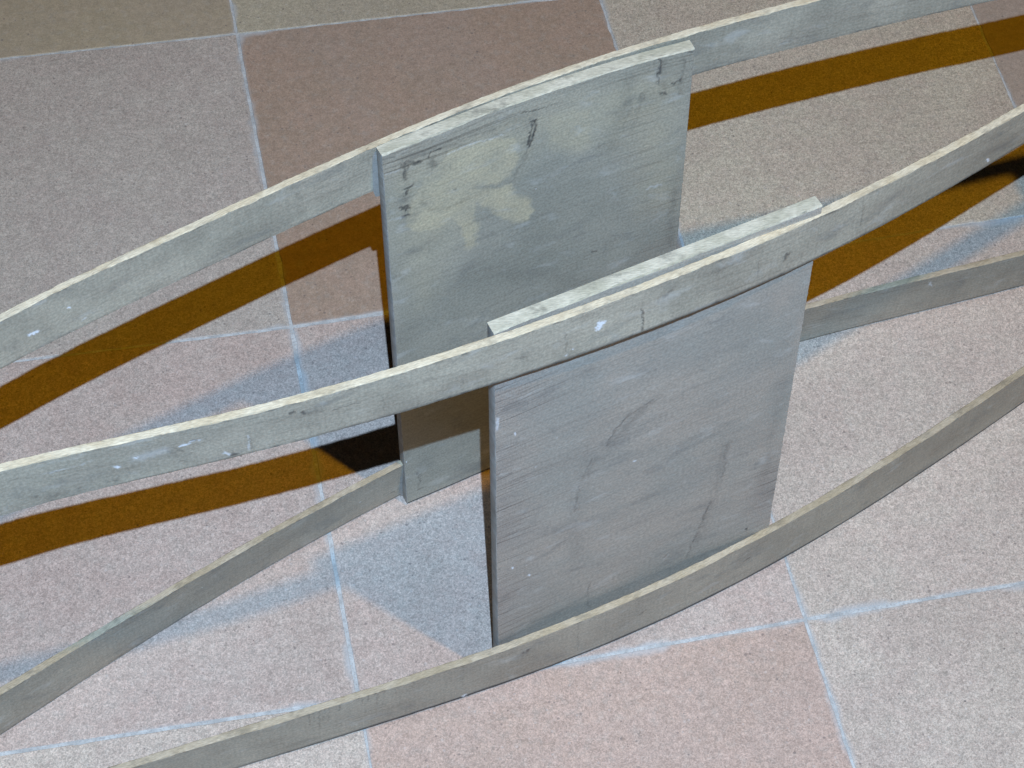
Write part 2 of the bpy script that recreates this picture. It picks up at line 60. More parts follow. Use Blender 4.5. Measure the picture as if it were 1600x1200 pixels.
'mbp': [['D',2.2,0.3,[[0.084,0.973],[0.186,0.97],[0.247,0.961]]],['D',3.5,0.22,[[0.082,0.951],[0.084,0.844]]],['D',2.5,0.22,[[0.278,0.97],[0.476,0.962]]],['D',2,0.3,[[0.888,0.986],[0.896,0.909]]],['D',4,0.18,[[0.796,0.975],[0.732,0.821]]],['D',5,0.14,[[0.318,0.621],[0.634,0.485]]],['D',3,0.25,[[0.954,0.648],[0.961,0.462]]],['D',1.2,0.35,[[0.955,0.981],[0.949,0.898]]],['D',1.1,0.7,[[0.083,0.963],[0.084,0.948]]],['D',1.2,0.75,[[0.093,0.963],[0.119,0.956]]],['D',0.9,0.7,[[0.08,0.943],[0.082,0.926]]],['D',0.4,0.8,[[0.113,0.955],[0.123,0.958]]],['D',0.4,0.8,[[0.146,0.957],[0.157,0.966],[0.185,0.965]]],['D',1.3,0.7,[[0.08,0.905],[0.084,0.895]]],['D',0.7,0.8,[[0.089,0.906],[0.103,0.909]]],['D',1.3,0.95,[[0.069,0.864],[0.083,0.856]]],['D',0.7,0.8,[[0.065,0.841],[0.088,0.841]]],['D',1.6,0.5,[[0.16,0.947],[0.167,0.933]]],['D',0.6,0.4,[[0.157,0.936],[0.157,0.915]]],['D',0.6,0.9,[[0.474,0.947],[0.49,0.948],[0.484,0.922],[0.473,0.893]]],['D',0.5,0.8,[[0.478,0.943],[0.471,0.918],[0.467,0.896]]],['D',0.6,0.8,[[0.473,0.893],[0.469,0.891]]],['D',0.5,0.4,[[0.467,0.891],[0.45,0.87]]],['D',0.5,0.75,[[0.451,0.975],[0.5,0.969]]],['D',0.4,0.6,[[0.5,0.97],[0.592,0.967]]],['D',0.5,0.3,[[0.393,0.975],[0.451,0.974]]],['D',1.2,0.28,[[0.132,0.876],[0.134,0.847],[0.156,0.831],[0.208,0.82],[0.272,0.823],[0.347,0.822],[0.411,0.825],[0.437,0.846],[0.454,0.868]]],['D',1.3,0.22,[[0.799,0.945],[0.788,0.886],[0.762,0.861],[0.72,0.84],[0.689,0.828]]],['D',1,0.2,[[0.832,0.922],[0.815,0.864],[0.785,0.832]]],['D',0.5,1,[[0.862,1.028],[0.879,1.0],[0.882,0.97]]],['D',0.9,0.95,[[0.879,0.976],[0.882,0.964]]],['D',0.35,0.7,[[0.878,0.964],[0.88,0.938]]],['D',1.0,0.7,[[0.925,0.931],[0.952,0.934]]],['D',0.7,0.8,[[0.887,0.914],[0.897,0.915],[0.904,0.909]]],['D',0.7,0.6,[[0.957,0.863],[0.953,0.859]]],['D',0.5,0.8,[[0.974,0.996],[0.999,0.994]]],['D',0.4,0.5,[[0.947,0.981],[0.954,0.987]]],['D',1.3,0.35,[[0.838,0.929],[0.829,0.908]]],['D',1.2,0.3,[[0.779,0.919],[0.77,0.903]]],['D',0.5,0.7,[[0.671,0.555],[0.685,0.553]]],['D',0.6,0.6,[[0.346,0.711],[0.361,0.71]]],['W',0.4,0.5,[[0.409,0.685],[0.422,0.684]]],['D',0.5,0.4,[[0.229,0.855],[0.233,0.859]]],['D',0.5,0.5,[[0.225,0.858],[0.233,0.859]]],['D',0.5,0.4,[[0.348,0.878],[0.352,0.87]]],['D',0.4,0.4,[[0.214,0.92],[0.215,0.91]]],['D',0.8,0.55,[[0.068,0.09],[0.089,0.077]]],['D',1.0,0.5,[[0.08,0.081],[0.075,0.038]]],['D',0.8,0.55,[[0.067,0.034],[0.101,0.031]]],['W',1,1,[[0.011,0.146],[0.016,0.144]]],['W',0.4,0.6,[[0.031,0.069],[0.034,0.068]]],['W',0.5,0.2,[[0.005,0.953],[0.066,0.953]]],['W',0.6,0.2,[[0.005,0.844],[0.073,0.839]]],['D',0.35,0.45,[[-0.0,0.978],[0.084,0.976],[0.33,0.963],[0.414,0.962]]],['D',0.35,0.35,[[0.003,0.967],[0.093,0.963]]],['D',0.35,0.4,[[0.005,0.988],[0.207,0.984]]],['W',0.5,0.35,[[0.205,0.946],[0.277,0.947],[0.392,0.938]]],['W',1.0,0.3,[[0.858,0.676],[0.906,0.677]]]],
'ybp': [[[0.072,0.823],[0.108,0.883],[0.131,0.915],[0.184,0.937],[0.216,0.955],[0.35,0.943],[0.424,0.922],[0.438,0.893],[0.429,0.86],[0.412,0.833],[0.368,0.83],[0.326,0.834],[0.357,0.822],[0.411,0.817],[0.422,0.79],[0.475,0.756],[0.481,0.724],[0.464,0.704],[0.42,0.717],[0.377,0.746],[0.335,0.781],[0.299,0.804],[0.292,0.781],[0.297,0.746],[0.299,0.692],[0.266,0.697],[0.247,0.745],[0.221,0.783],[0.174,0.781],[0.121,0.781],[0.091,0.802]],[[0.548,0.956],[0.674,0.936],[0.686,0.887],[0.677,0.842],[0.625,0.832],[0.56,0.856],[0.528,0.88],[0.517,0.921],[0.517,0.951]]],
'mtf': [['D',2.5,0.2,[[49.21,0.685],[50.01,0.794]]],['D',3,0.2,[[17.16,0.232],[19.06,0.108]]],['D',1.2,0.4,[[29.52,0.721],[31.79,0.666]]],['D',1.5,0.3,[[36.38,0.663],[37.69,0.628]]],['D',0.3,0.5,[[44.44,0.661],[44.44,0.245]]],['D',0.3,0.4,[[39.01,0.666],[39.07,0.271]]],['D',1.8,0.25,[[51.49,0.794],[52.48,0.761]]],['D',0.4,0.5,[[32.43,0.58],[33.75,0.592]]],['W',2.5,0.2,[[22.44,0.575],[23.76,0.591]]],['W',2.0,1,[[46.14,0.523],[46.23,0.596]]],['W',0.6,0.7,[[44.88,0.252],[44.84,0.227]]],['W',0.5,0.6,[[44.52,0.129],[44.59,0.118]]],['D',1.5,0.55,[[49.44,0.689],[49.86,0.763]]],['D',1.5,0.5,[[42.05,0.435],[42.38,0.445]]],['D',0.4,0.8,[[48.37,0.58],[48.46,0.014]]],['D',0.3,0.5,[[54.38,0.669],[54.4,0.238]]],['D',0.5,0.4,[[59.63,0.898],[59.69,0.338]]],['D',1.4,0.65,[[55.79,0.457],[55.78,0.388]]],['W',0.9,0.8,[[66.25,0.222],[66.36,0.163]]],['W',0.8,0.8,[[21.22,0.485],[21.37,0.467]]],['W',0.6,0.8,[[22.32,0.589],[22.41,0.579]]],['D',2.0,0.4,[[16.49,0.319],[17.43,0.151],[18.16,0.154]]],['D',1.2,0.45,[[18.16,0.154],[18.73,0.101],[19.29,0.16]]],['D',1.4,0.4,[[20.76,0.181],[21.16,0.184]]],['D',1.0,0.8,[[19.93,-0.011],[19.97,-0.049]]],['W',0.7,0.7,[[24.62,0.624],[25.14,0.629]]],['W',0.6,0.6,[[25.16,0.676],[25.68,0.665]]],['D',0.6,0.7,[[25.23,0.685],[25.43,0.694]]],['D',0.5,0.45,[[23.98,0.566],[24.65,0.373],[25.15,0.397]]],['D',0.5,0.45,[[24.02,0.446],[24.76,0.229]]],['D',0.4,0.45,[[24.26,0.616],[24.86,0.481]]],['D',2.2,0.2,[[24.07,0.555],[24.79,0.308]]],['W',0.8,0.6,[[26.71,0.214],[26.95,0.136]]],['D',1,0.7,[[27.18,0.14],[27.26,0.097]]],['D',0.8,0.6,[[26.92,0.056],[26.95,0.037]]],['D',0.8,0.75,[[30.28,0.785],[30.48,0.792]]],['D',0.8,0.75,[[30.96,0.729],[31.04,0.685]]],['D',0.4,0.5,[[28.21,0.606],[28.15,0.154]]],['W',0.5,0.4,[[28.11,0.487],[27.98,0.142]]],['D',0.4,0.35,[[21.85,0.365],[21.84,0.154]]],['D',0.3,0.35,[[31.2,0.501],[31.19,0.097]]],['D',0.4,0.3,[[33.94,0.774],[34.75,0.77],[36.38,0.663]]],['D',0.35,0.3,[[34.99,0.577],[35.02,0.224]]],['D',0.3,0.3,[[15.88,0.749],[17.49,0.737],[19.7,0.639]]],['D',1.0,0.3,[[31.53,1.025],[32.5,0.974]]],['W',0.4,0.4,[[17.47,0.708],[18.76,0.699],[20.41,0.752]]],['D',1.5,0.2,[[44.91,0.882],[45.9,0.87]]]],
'mtb': [['W',1.6,0.9,[[16.83,0.421],[17.09,0.406]]],['W',0.7,0.8,[[18.82,0.578],[18.91,0.559]]],['W',0.7,0.6,[[19.47,0.184],[19.57,0.191]]],['D',0.9,0.3,[[30.38,0.96],[30.39,0.827],[30.71,0.657],[30.97,0.606]]],['D',0.5,0.4,[[30.97,0.606],[31.74,0.524],[32.88,0.386]]],['D',1.5,0.15,[[54.25,0.897],[55.7,0.593]]],['D',0.4,0.2,[[19.84,0.964],[21.4,0.848],[23.28,0.671]]]],
'mbf': [['D',1.3,0.75,[[42.23,0.749],[42.43,0.784]]],['D',0.8,0.6,[[48.16,0.487],[48.47,0.536]]],['D',0.5,0.7,[[53.57,0.576],[53.83,0.592]]],['W',0.9,0.8,[[39.17,0.05],[39.27,0.069]]],['D',0.3,0.4,[[44.95,0.961],[45.07,0.192]]],['D',0.3,0.35,[[39.12,0.972],[39.1,0.239]]],['D',0.3,0.35,[[49.37,0.909],[49.41,0.63]]],['D',0.3,0.35,[[57.48,0.835],[57.54,0.301]]],['D',1.5,0.3,[[41.59,1.038],[41.91,1.045]]],['D',0.35,0.5,[[31.34,1.005],[31.22,0.578]]],['D',0.35,0.5,[[31.6,1.005],[31.51,0.696]]],['D',0.35,0.5,[[31.86,1.006],[31.72,0.421]]],['D',0.35,0.5,[[32.09,1.006],[32.01,0.776]]],['D',0.35,0.5,[[32.35,1.007],[32.25,0.658]]],['D',0.35,0.5,[[34.0,1.006],[33.93,0.737]]],['D',0.35,0.5,[[34.32,1.006],[34.27,0.815]]],['D',0.35,0.5,[[34.78,1.004],[34.71,0.657]]],['D',0.35,0.5,[[35.1,1.003],[35.04,0.774]]],['D',0.35,0.5,[[35.75,1.0],[35.7,0.83]]],['D',0.35,0.5,[[36.56,0.994],[36.52,0.844]]],['D',0.35,0.5,[[30.89,1.004],[30.82,0.813]]],['D',0.35,0.5,[[30.24,1.002],[30.18,0.85]]],['D',0.35,0.5,[[32.83,1.007],[32.77,0.836]]]],
'mbb': [['W',0.8,0.5,[[62.8,0.883],[62.93,0.737]]],['W',0.5,0.5,[[33.7,0.492],[33.76,0.49]]],['D',0.8,0.5,[[35.27,0.283],[35.5,0.248]]]]
}
GRID = [[0,2,-0.0011,0.6008],[0,1,0.0005,0.2992],[0,0,0.0014,-0.0029],[1,2,0.299,0.5939],[1,1,0.3011,0.3003],[1,0,0.3002,-0.002],[2,1,0.5952,0.3027],[0,-1,0.0006,-0.3029],[0,3,-0.0033,0.9008],[-1,2,-0.3009,0.6096],[-1,0,-0.2985,0.0041],[-1,1,-0.2993,0.3083],[2,0,0.6002,-0.0037],[1,-1,0.3011,-0.302],[2,2,0.6046,0.6025]]

# ------------------------------------------------------------------ small numpy noise
def lattice(seed, n=256):
    return np.random.RandomState(seed).rand(n, n)

def vnoise(x, y, seed=0):
    L = lattice(seed)
    n = L.shape[0]
    xi = np.floor(x).astype(int); yi = np.floor(y).astype(int)
    fx = x - xi; fy = y - yi
    fx = fx * fx * (3 - 2 * fx); fy = fy * fy * (3 - 2 * fy)
    a = L[xi % n, yi % n]; b = L[(xi + 1) % n, yi % n]
    c = L[xi % n, (yi + 1) % n]; d = L[(xi + 1) % n, (yi + 1) % n]
    return (a * (1 - fx) + b * fx) * (1 - fy) + (c * (1 - fx) + d * fx) * fy

def fbm(x, y, seed=0, octaves=3):
    s = 0; a = 0.5; t = 0
    for k in range(octaves):
        s = s + a * vnoise(x * 2 ** k, y * 2 ** k, seed + k); t += a; a *= 0.55
    return s / t

# ------------------------------------------------------------------ node helpers
class NT:
    def __init__(self, name):
        self.m = bpy.data.materials.new(name)
        self.m.use_nodes = True
        self.t = self.m.node_tree
        self.b = self.t.nodes['Principled BSDF']
    def n(self, kind, **kw):
        nd = self.t.nodes.new(kind)
        for k, v in kw.items():
            setattr(nd, k, v)
        return nd
    def link(self, a, b):
        self.t.links.new(a, b)
    def val(self, sock, v):
        if hasattr(v, 'is_output'):
            self.link(v, sock)
        else:
            sock.default_value = v
    def math(self, op, a, b=0.0, clamp=False):
        nd = self.n('ShaderNodeMath', operation=op, use_clamp=clamp)
        self.val(nd.inputs[0], a); self.val(nd.inputs[1], b)
        return nd.outputs[0]
    def ramp(self, x, lo, hi, a=0.0, b=1.0):
        nd = self.n('ShaderNodeMapRange', interpolation_type='SMOOTHSTEP')
        self.val(nd.inputs[0], x)
        nd.inputs[1].default_value = lo; nd.inputs[2].default_value = hi
        nd.inputs[3].default_value = a; nd.inputs[4].default_value = b
        return nd.outputs[0]
    def mix(self, f, a, b, mode='MIX'):
        nd = self.n('ShaderNodeMix', data_type='RGBA', blend_type=mode)
        self.val(nd.inputs[0], f)
        for s, v in ((nd.inputs[6], a), (nd.inputs[7], b)):
            if hasattr(v, 'is_output'):
                self.link(v, s)
            else:
                s.default_value = (*v, 1) if len(v) == 3 else v
        return nd.outputs[2]
    def noise(self, vec, scale, detail=2.0, rough=0.5, dist=0.0):
        nd = self.n('ShaderNodeTexNoise')
        self.link(vec, nd.inputs['Vector'])
        nd.inputs['Scale'].default_value = scale
        nd.inputs['Detail'].default_value = detail
        nd.inputs['Roughness'].default_value = rough
        nd.inputs['Distortion'].default_value = dist
        return nd.outputs['Fac']
    def map(self, vec, scale=(1, 1, 1), loc=None):
        nd = self.n('ShaderNodeMapping')
        self.link(vec, nd.inputs['Vector'])
        nd.inputs['Scale'].default_value = scale
        if loc is not None:
            self.val(nd.inputs['Location'], loc)
        return nd.outputs[0]
    def bump(self, h, strength, dist):
        nd = self.n('ShaderNodeBump')
        self.link(h, nd.inputs['Height'])
        nd.inputs['Strength'].default_value = strength
        nd.inputs['Distance'].default_value = dist
        self.link(nd.outputs[0], self.b.inputs['Normal'])
    def done(self, col, rough, spec=0.3):
        self.val(self.b.inputs['Base Color'], col)
        self.val(self.b.inputs['Roughness'], rough)
        self.b.inputs['Specular IOR Level'].default_value = spec
        return self.m

def tile_material(name, base, alt, contrast, speck, patch=0.5):
    t = NT(name)
    tc = t.n('ShaderNodeTexCoord')
    oi = t.n('ShaderNodeObjectInfo')
    comb = t.n('ShaderNodeCombineXYZ')
    t.link(t.math('MULTIPLY', oi.outputs['Random'], 7.3), comb.inputs[0])
    t.link(t.math('MULTIPLY', oi.outputs['Random'], 3.1), comb.inputs[1])
    v = t.map(tc.outputs['Object'], (1, 1, 1), comb.outputs[0])
    big = t.noise(v, 9.0, 3.0, 0.55)
    mid = t.noise(v, 45.0, 3.0, 0.6)
    col = t.mix(t.ramp(t.math('ADD', t.math('MULTIPLY', big, patch), t.math('MULTIPLY', mid, 1 - patch)), 0.38, 0.62), base, alt)
    contrast = contrast * 1.12
    fine = t.noise(v, 470.0, 2.0, 0.6, 1.2)
    grit = t.noise(v, 1000.0, 1.0, 0.5, 0.8)
    blot = t.noise(v, 120.0, 3.0, 0.6)
    f = t.ramp(fine, 0.3, 0.7, 1.0 - contrast, 1.0 + contrast)
    g = t.ramp(grit, 0.3, 0.7, 1.0 - contrast * 0.75, 1.0 + contrast * 0.75)
    fg = t.math('MULTIPLY', t.math('MULTIPLY', f, g), t.ramp(blot, 0.3, 0.7, 0.93, 1.06))
    hue = t.noise(v, 330.0, 2.0, 0.6)
    col = t.mix(t.ramp(hue, 0.5, 0.72, 0.0, contrast * 1.1), col, (0.60, 0.42, 0.35))
    hue2 = t.noise(v, 150.0, 3.0, 0.6)
    col = t.mix(t.ramp(hue2, 0.48, 0.7, 0.0, 0.20), col, (0.46, 0.44, 0.38))
    cloud = t.noise(v, 7.0, 4.0, 0.65, 0.5)
    col = t.mix(t.ramp(cloud, 0.42, 0.66, 0.0, 0.22), col, (0.40, 0.33, 0.27))
    rgb = t.n('ShaderNodeCombineXYZ')
    for k in range(3):
        t.link(fg, rgb.inputs[k])
    col = t.mix(1.0, col, rgb.outputs[0], 'MULTIPLY')
    # dark stone chips, only where a slower noise lets them gather
    vo = t.n('ShaderNodeTexVoronoi', feature='F1')
    t.link(t.map(v, (1, 1, 1)), vo.inputs['Vector'])
    vo.inputs['Scale'].default_value = 120.0
    vo.distance = 'MINKOWSKI'
    vo.inputs['Exponent'].default_value = 0.75
    sep = t.n('ShaderNodeSeparateColor')
    t.link(vo.outputs['Color'], sep.inputs[0])
    wob = t.math('MULTIPLY', t.noise(v, 900.0, 1.0), 0.10)
    rad = t.math('ADD', t.math('MULTIPLY', sep.outputs[1], 0.10), 0.085)
    small = t.math('LESS_THAN', t.math('ADD', vo.outputs['Distance'], wob), rad)
    pick = t.math('GREATER_THAN', t.math('ADD', sep.outputs[0], t.math('MULTIPLY', big, 0.5)), 1.19 - speck)
    dark = t.math('MULTIPLY', small, pick)
    col = t.mix(t.math('MULTIPLY', dark, 0.72), col, (0.075, 0.055, 0.055))
    vo2 = t.n('ShaderNodeTexVoronoi', feature='F1')
    t.link(v, vo2.inputs['Vector']); vo2.inputs['Scale'].default_value = 330.0
    s2 = t.n('ShaderNodeSeparateColor'); t.link(vo2.outputs['Color'], s2.inputs[0])
    pit = t.math('MULTIPLY', t.math('LESS_THAN', vo2.outputs['Distance'], t.math('MULTIPLY', s2.outputs[1], 0.34)),
                 t.math('GREATER_THAN', t.math('ADD', s2.outputs[0], t.math('MULTIPLY', mid, 0.45)), 1.12))
    col = t.mix(t.math('MULTIPLY', pit, 0.5), col, (0.16, 0.13, 0.125))
    pale = t.math('MULTIPLY', t.math('LESS_THAN', vo2.outputs['Distance'], 0.3), t.math('LESS_THAN', s2.outputs[0], 0.05))
    col = t.mix(t.math('MULTIPLY', pale, 0.2 if contrast > 0.15 else 0.07), col, (0.72, 0.70, 0.67))
    # faint scuffs and dried mop marks
    sc = t.noise(t.map(v, (14, 3, 1)), 1.0, 4.0, 0.6, 0.8)
    col = t.mix(t.ramp(sc, 0.60, 0.80, 0.0, 0.10), col, (0.62, 0.60, 0.58))
    # grout haze dragged over the tile border
    ge = t.n('ShaderNodeSeparateXYZ')
    t.link(tc.outputs['Generated'], ge.inputs[0])
    ex = t.math('MINIMUM', ge.outputs[0], t.math('SUBTRACT', 1.0, ge.outputs[0]))
    ey = t.math('MINIMUM', ge.outputs[1], t.math('SUBTRACT', 1.0, ge.outputs[1]))
    e = t.math('MINIMUM', ex, ey)
    hz = t.noise(v, 16.0, 3.0, 0.6)
    e2 = t.math('SUBTRACT', e, t.math('MULTIPLY', t.ramp(hz, 0.45, 0.7), 0.016))
    col = t.mix(t.ramp(e2, -0.012, 0.010, 0.75, 0.0), col, (0.56, 0.58, 0.575))
    t.bump(t.math('ADD', fine, t.math('MULTIPLY', dark, -0.6)), 0.12, 0.0004)
    return t.done(col, t.ramp(mid, 0.3, 0.7, 0.48, 0.62), 0.35)

def grout_material():
    t = NT('pale_grout')
    tc = t.n('ShaderNodeTexCoord')
    v = tc.outputs['Object']
    a = t.noise(v, 60.0, 3.0, 0.6)
    b = t.noise(v, 700.0, 2.0, 0.6)
    col = t.mix(t.ramp(a, 0.35, 0.65), (0.47, 0.475, 0.455), (0.66, 0.67, 0.645))
    col = t.mix(t.ramp(b, 0.45, 0.7, 0.0, 0.6), col, (0.33, 0.32, 0.31))
    t.bump(b, 0.4, 0.0006)
    return t.done(col, 0.8, 0.2)

def wood_face(name, a, b, brown, ycol, rib=0.5, grain=(14.0, 620.0), sawn=0.045):
    """weathered veneer face; UV runs in metres along (u) and up (v) the piece"""
    t = NT(name)
    uv = t.n('ShaderNodeUVMap', uv_map='UVMap').outputs[0]
    at = t.n('ShaderNodeAttribute', attribute_name='marks')
    sp = t.n('ShaderNodeSeparateColor')
    t.link(at.outputs['Color'], sp.inputs[0])
    Y, D, W = sp.outputs[0], sp.outputs[1], sp.outputs[2]
    wear = t.n('ShaderNodeAttribute', attribute_name='wear').outputs['Fac']
    big = t.noise(uv, 14.0, 4.0, 0.6)
    col = t.mix(t.ramp(big, 0.35, 0.65), a, b)
    warp = t.noise(t.map(uv, (6, 14, 1)), 1.0, 2.0)
    wv = t.n('ShaderNodeVectorMath', operation='ADD')
    cx = t.n('ShaderNodeCombineXYZ')
    t.link(t.math('MULTIPLY', warp, 0.012), cx.inputs[1])
    t.link(uv, wv.inputs[0]); t.link(cx.outputs[0], wv.inputs[1])
    g1 = t.noise(t.map(wv.outputs[0], (grain[0], grain[1], 1)), 1.0, 3.0, 0.65)
    g2 = t.noise(t.map(wv.outputs[0], (grain[0] * 3, grain[1] * 2.2, 1), (5.1, 2.2, 0)), 1.0, 2.0, 0.6)
    fuzz = t.noise(uv, 620.0, 3.0, 0.65)
    col = t.mix(t.math('MULTIPLY', wear, t.ramp(g1, 0.3, 0.7, 0.55, 1.0)), col, brown)
    lines = t.ramp(g1, 0.5, 0.68)
    amp = t.math('ADD', t.math('MULTIPLY', wear, rib), 0.05)
    shade = t.math('SUBTRACT', 1.0, t.math('MULTIPLY', lines, amp))
    shade = t.math('MULTIPLY', shade, t.ramp(g2, 0.3, 0.7, 0.94, 1.06))
    shade = t.math('MULTIPLY', shade, t.ramp(fuzz, 0.3, 0.7, 0.82, 1.16))
    saw = t.noise(t.map(uv, (480, 18, 1), (0, 4, 0)), 1.0, 3.0, 0.6)
    shade = t.math('MULTIPLY', shade, t.ramp(saw, 0.35, 0.65, 1.0 - sawn, 1.0 + sawn * 0.6))
    rgb = t.n('ShaderNodeCombineXYZ')
    for k in range(3):
        t.link(shade, rgb.inputs[k])
    cl0 = t.noise(t.map(uv, (45, 70, 1)), 1.0, 4.0, 0.65)
    col = t.mix(t.math('MULTIPLY', Y, t.ramp(cl0, 0.3, 0.7, 0.55, 0.95)), col, ycol)
    col = t.mix(1.0, col, rgb.outputs[0], 'MULTIPLY')
    # darker mould clouds and pale rubbed clouds
    cl = t.noise(t.map(uv, (28, 60, 1)), 1.0, 4.0, 0.65, 0.5)
    col = t.mix(t.ramp(cl, 0.53, 0.74, 0.0, 0.38), col, (0.16, 0.17, 0.17))
    cl2 = t.noise(t.map(uv, (40, 90, 1), (3.3, 7.7, 0)), 1.0, 4.0, 0.6, 0.4)
    col = t.mix(t.ramp(cl2, 0.56, 0.75, 0.0, 0.38), col, (0.66, 0.67, 0.63))
    # tiny white paint specks
    vo = t.n('ShaderNodeTexVoronoi', feature='F1')
    t.link(uv, vo.inputs['Vector']); vo.inputs['Scale'].default_value = 70.0
    sc = t.n('ShaderNodeSeparateColor'); t.link(vo.outputs['Color'], sc.inputs[0])
    sm = t.math('MULTIPLY', t.math('LESS_THAN', vo.outputs['Distance'], t.math('MULTIPLY', sc.outputs[1], 0.05)), t.math('GREATER_THAN', sc.outputs[0], 0.86))
    col = t.mix(t.math('MULTIPLY', sm, 0.55), col, (0.85, 0.88, 0.9))
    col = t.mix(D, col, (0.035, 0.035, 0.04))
    col = t.mix(W, col, (0.88, 0.93, 0.97))
    h = t.math('SUBTRACT', t.math('MULTIPLY', g1, t.math('ADD', t.math('MULTIPLY', wear, 1.0), 0.25)), t.math('MULTIPLY', D, 1.5))
    t.bump(h, 0.5, 0.0004)
    return t.done(col, t.ramp(big, 0.3, 0.7, 0.50, 0.62), 0.35)

def cut_edge(name, a, b, dirt):
    """sawn ply edge: clean cream wood with a few dirty lengths"""
    t = NT(name)
    uv = t.n('ShaderNodeUVMap', uv_map='UVMap').outputs[0]
    big = t.noise(t.map(uv, (38, 60, 1)), 1.0, 3.0, 0.6)
    col = t.mix(t.ramp(big, 0.36, 0.64), a, b)
    fine = t.noise(t.map(uv, (260, 1600, 1)), 1.0, 3.0, 0.6)
    rgb = t.n('ShaderNodeCombineXYZ')
    s = t.ramp(fine, 0.3, 0.7, 0.78, 1.15)
    for k in range(3):
        t.link(s, rgb.inputs[k])
    col = t.mix(1.0, col, rgb.outputs[0], 'MULTIPLY')
    d = t.noise(t.map(uv, (48, 80, 1), (1.7, 0, 0)), 1.0, 5.0, 0.7)
    col = t.mix(t.ramp(d, 0.50, 0.72, 0.0, dirt), col, (0.13, 0.12, 0.10))
    t.bump(fine, 0.5, 0.0003)
    return t.done(col, 0.65, 0.25)

GREY_A, GREY_B = (0.385, 0.36, 0.285), (0.52, 0.48, 0.375)
BROWN = (0.36, 0.30, 0.24)
YEL = (0.62, 0.52, 0.30)
M = dict(
    pink=tile_material('pink_grey_terrazzo', (0.56, 0.435, 0.365), (0.58, 0.475, 0.40), 0.19, 0.03),
    cream=tile_material('cream_pink_terrazzo', (0.62, 0.525, 0.43), (0.60, 0.49, 0.405), 0.20, 0.04),
    salmon=tile_material('salmon_terrazzo', (0.44, 0.31, 0.225), (0.41, 0.295, 0.21), 0.12, 0.03),
    stone=tile_material('grey_pink_terrazzo', (0.505, 0.425, 0.355), (0.53, 0.46, 0.38), 0.18, 0.06),
    sand=tile_material('sandy_terrazzo', (0.59, 0.52, 0.395), (0.57, 0.48, 0.37), 0.21, 0.05),
    rose=tile_material('rose_terrazzo', (0.59, 0.43, 0.345), (0.565, 0.405, 0.315), 0.17, 0.04),
    tan=tile_material('tan_terrazzo', (0.50, 0.435, 0.31), (0.47, 0.405, 0.285), 0.14, 0.03),
    brown=tile_material('brown_terrazzo', (0.44, 0.36, 0.24), (0.46, 0.37, 0.25), 0.09, 0.02),
    dusk=tile_material('dusky_pink_terrazzo', (0.47, 0.375, 0.30), (0.45, 0.36, 0.28), 0.10, 0.03),
    grout=grout_material(),
    rail=wood_face('grey_veneer_of_rails', GREY_A, GREY_B, BROWN, YEL, 0.4, (20.0, 420.0)),
    low=wood_face('dull_grey_veneer', (0.385, 0.35, 0.28), (0.47, 0.43, 0.345), (0.27, 0.22, 0.17), YEL, 0.4, (20.0, 420.0)),
    front=wood_face('front_panel_veneer', (0.40, 0.39, 0.34), (0.48, 0.435, 0.365), (0.40, 0.355, 0.31), YEL, 0.55, (9.0, 560.0), 0.015),
    back=wood_face('back_panel_veneer', (0.35, 0.345, 0.285), (0.43, 0.415, 0.34), (0.40, 0.355, 0.29), (0.60, 0.535, 0.37), 0.55, (9.0, 560.0), 0.015),
    edge=cut_edge('cream_sawn_edge', (0.64, 0.52, 0.34), (0.72, 0.61, 0.43), 0.45),
    lowedge=cut_edge('tan_sawn_edge', (0.50, 0.405, 0.265), (0.60, 0.50, 0.355), 0.45),
    panedge=cut_edge('grey_sawn_edge', (0.48, 0.44, 0.32), (0.64, 0.58, 0.44), 0.65),
    side=cut_edge('dirty_panel_side', (0.34, 0.33, 0.30), (0.42, 0.41, 0.38), 0.3),
)

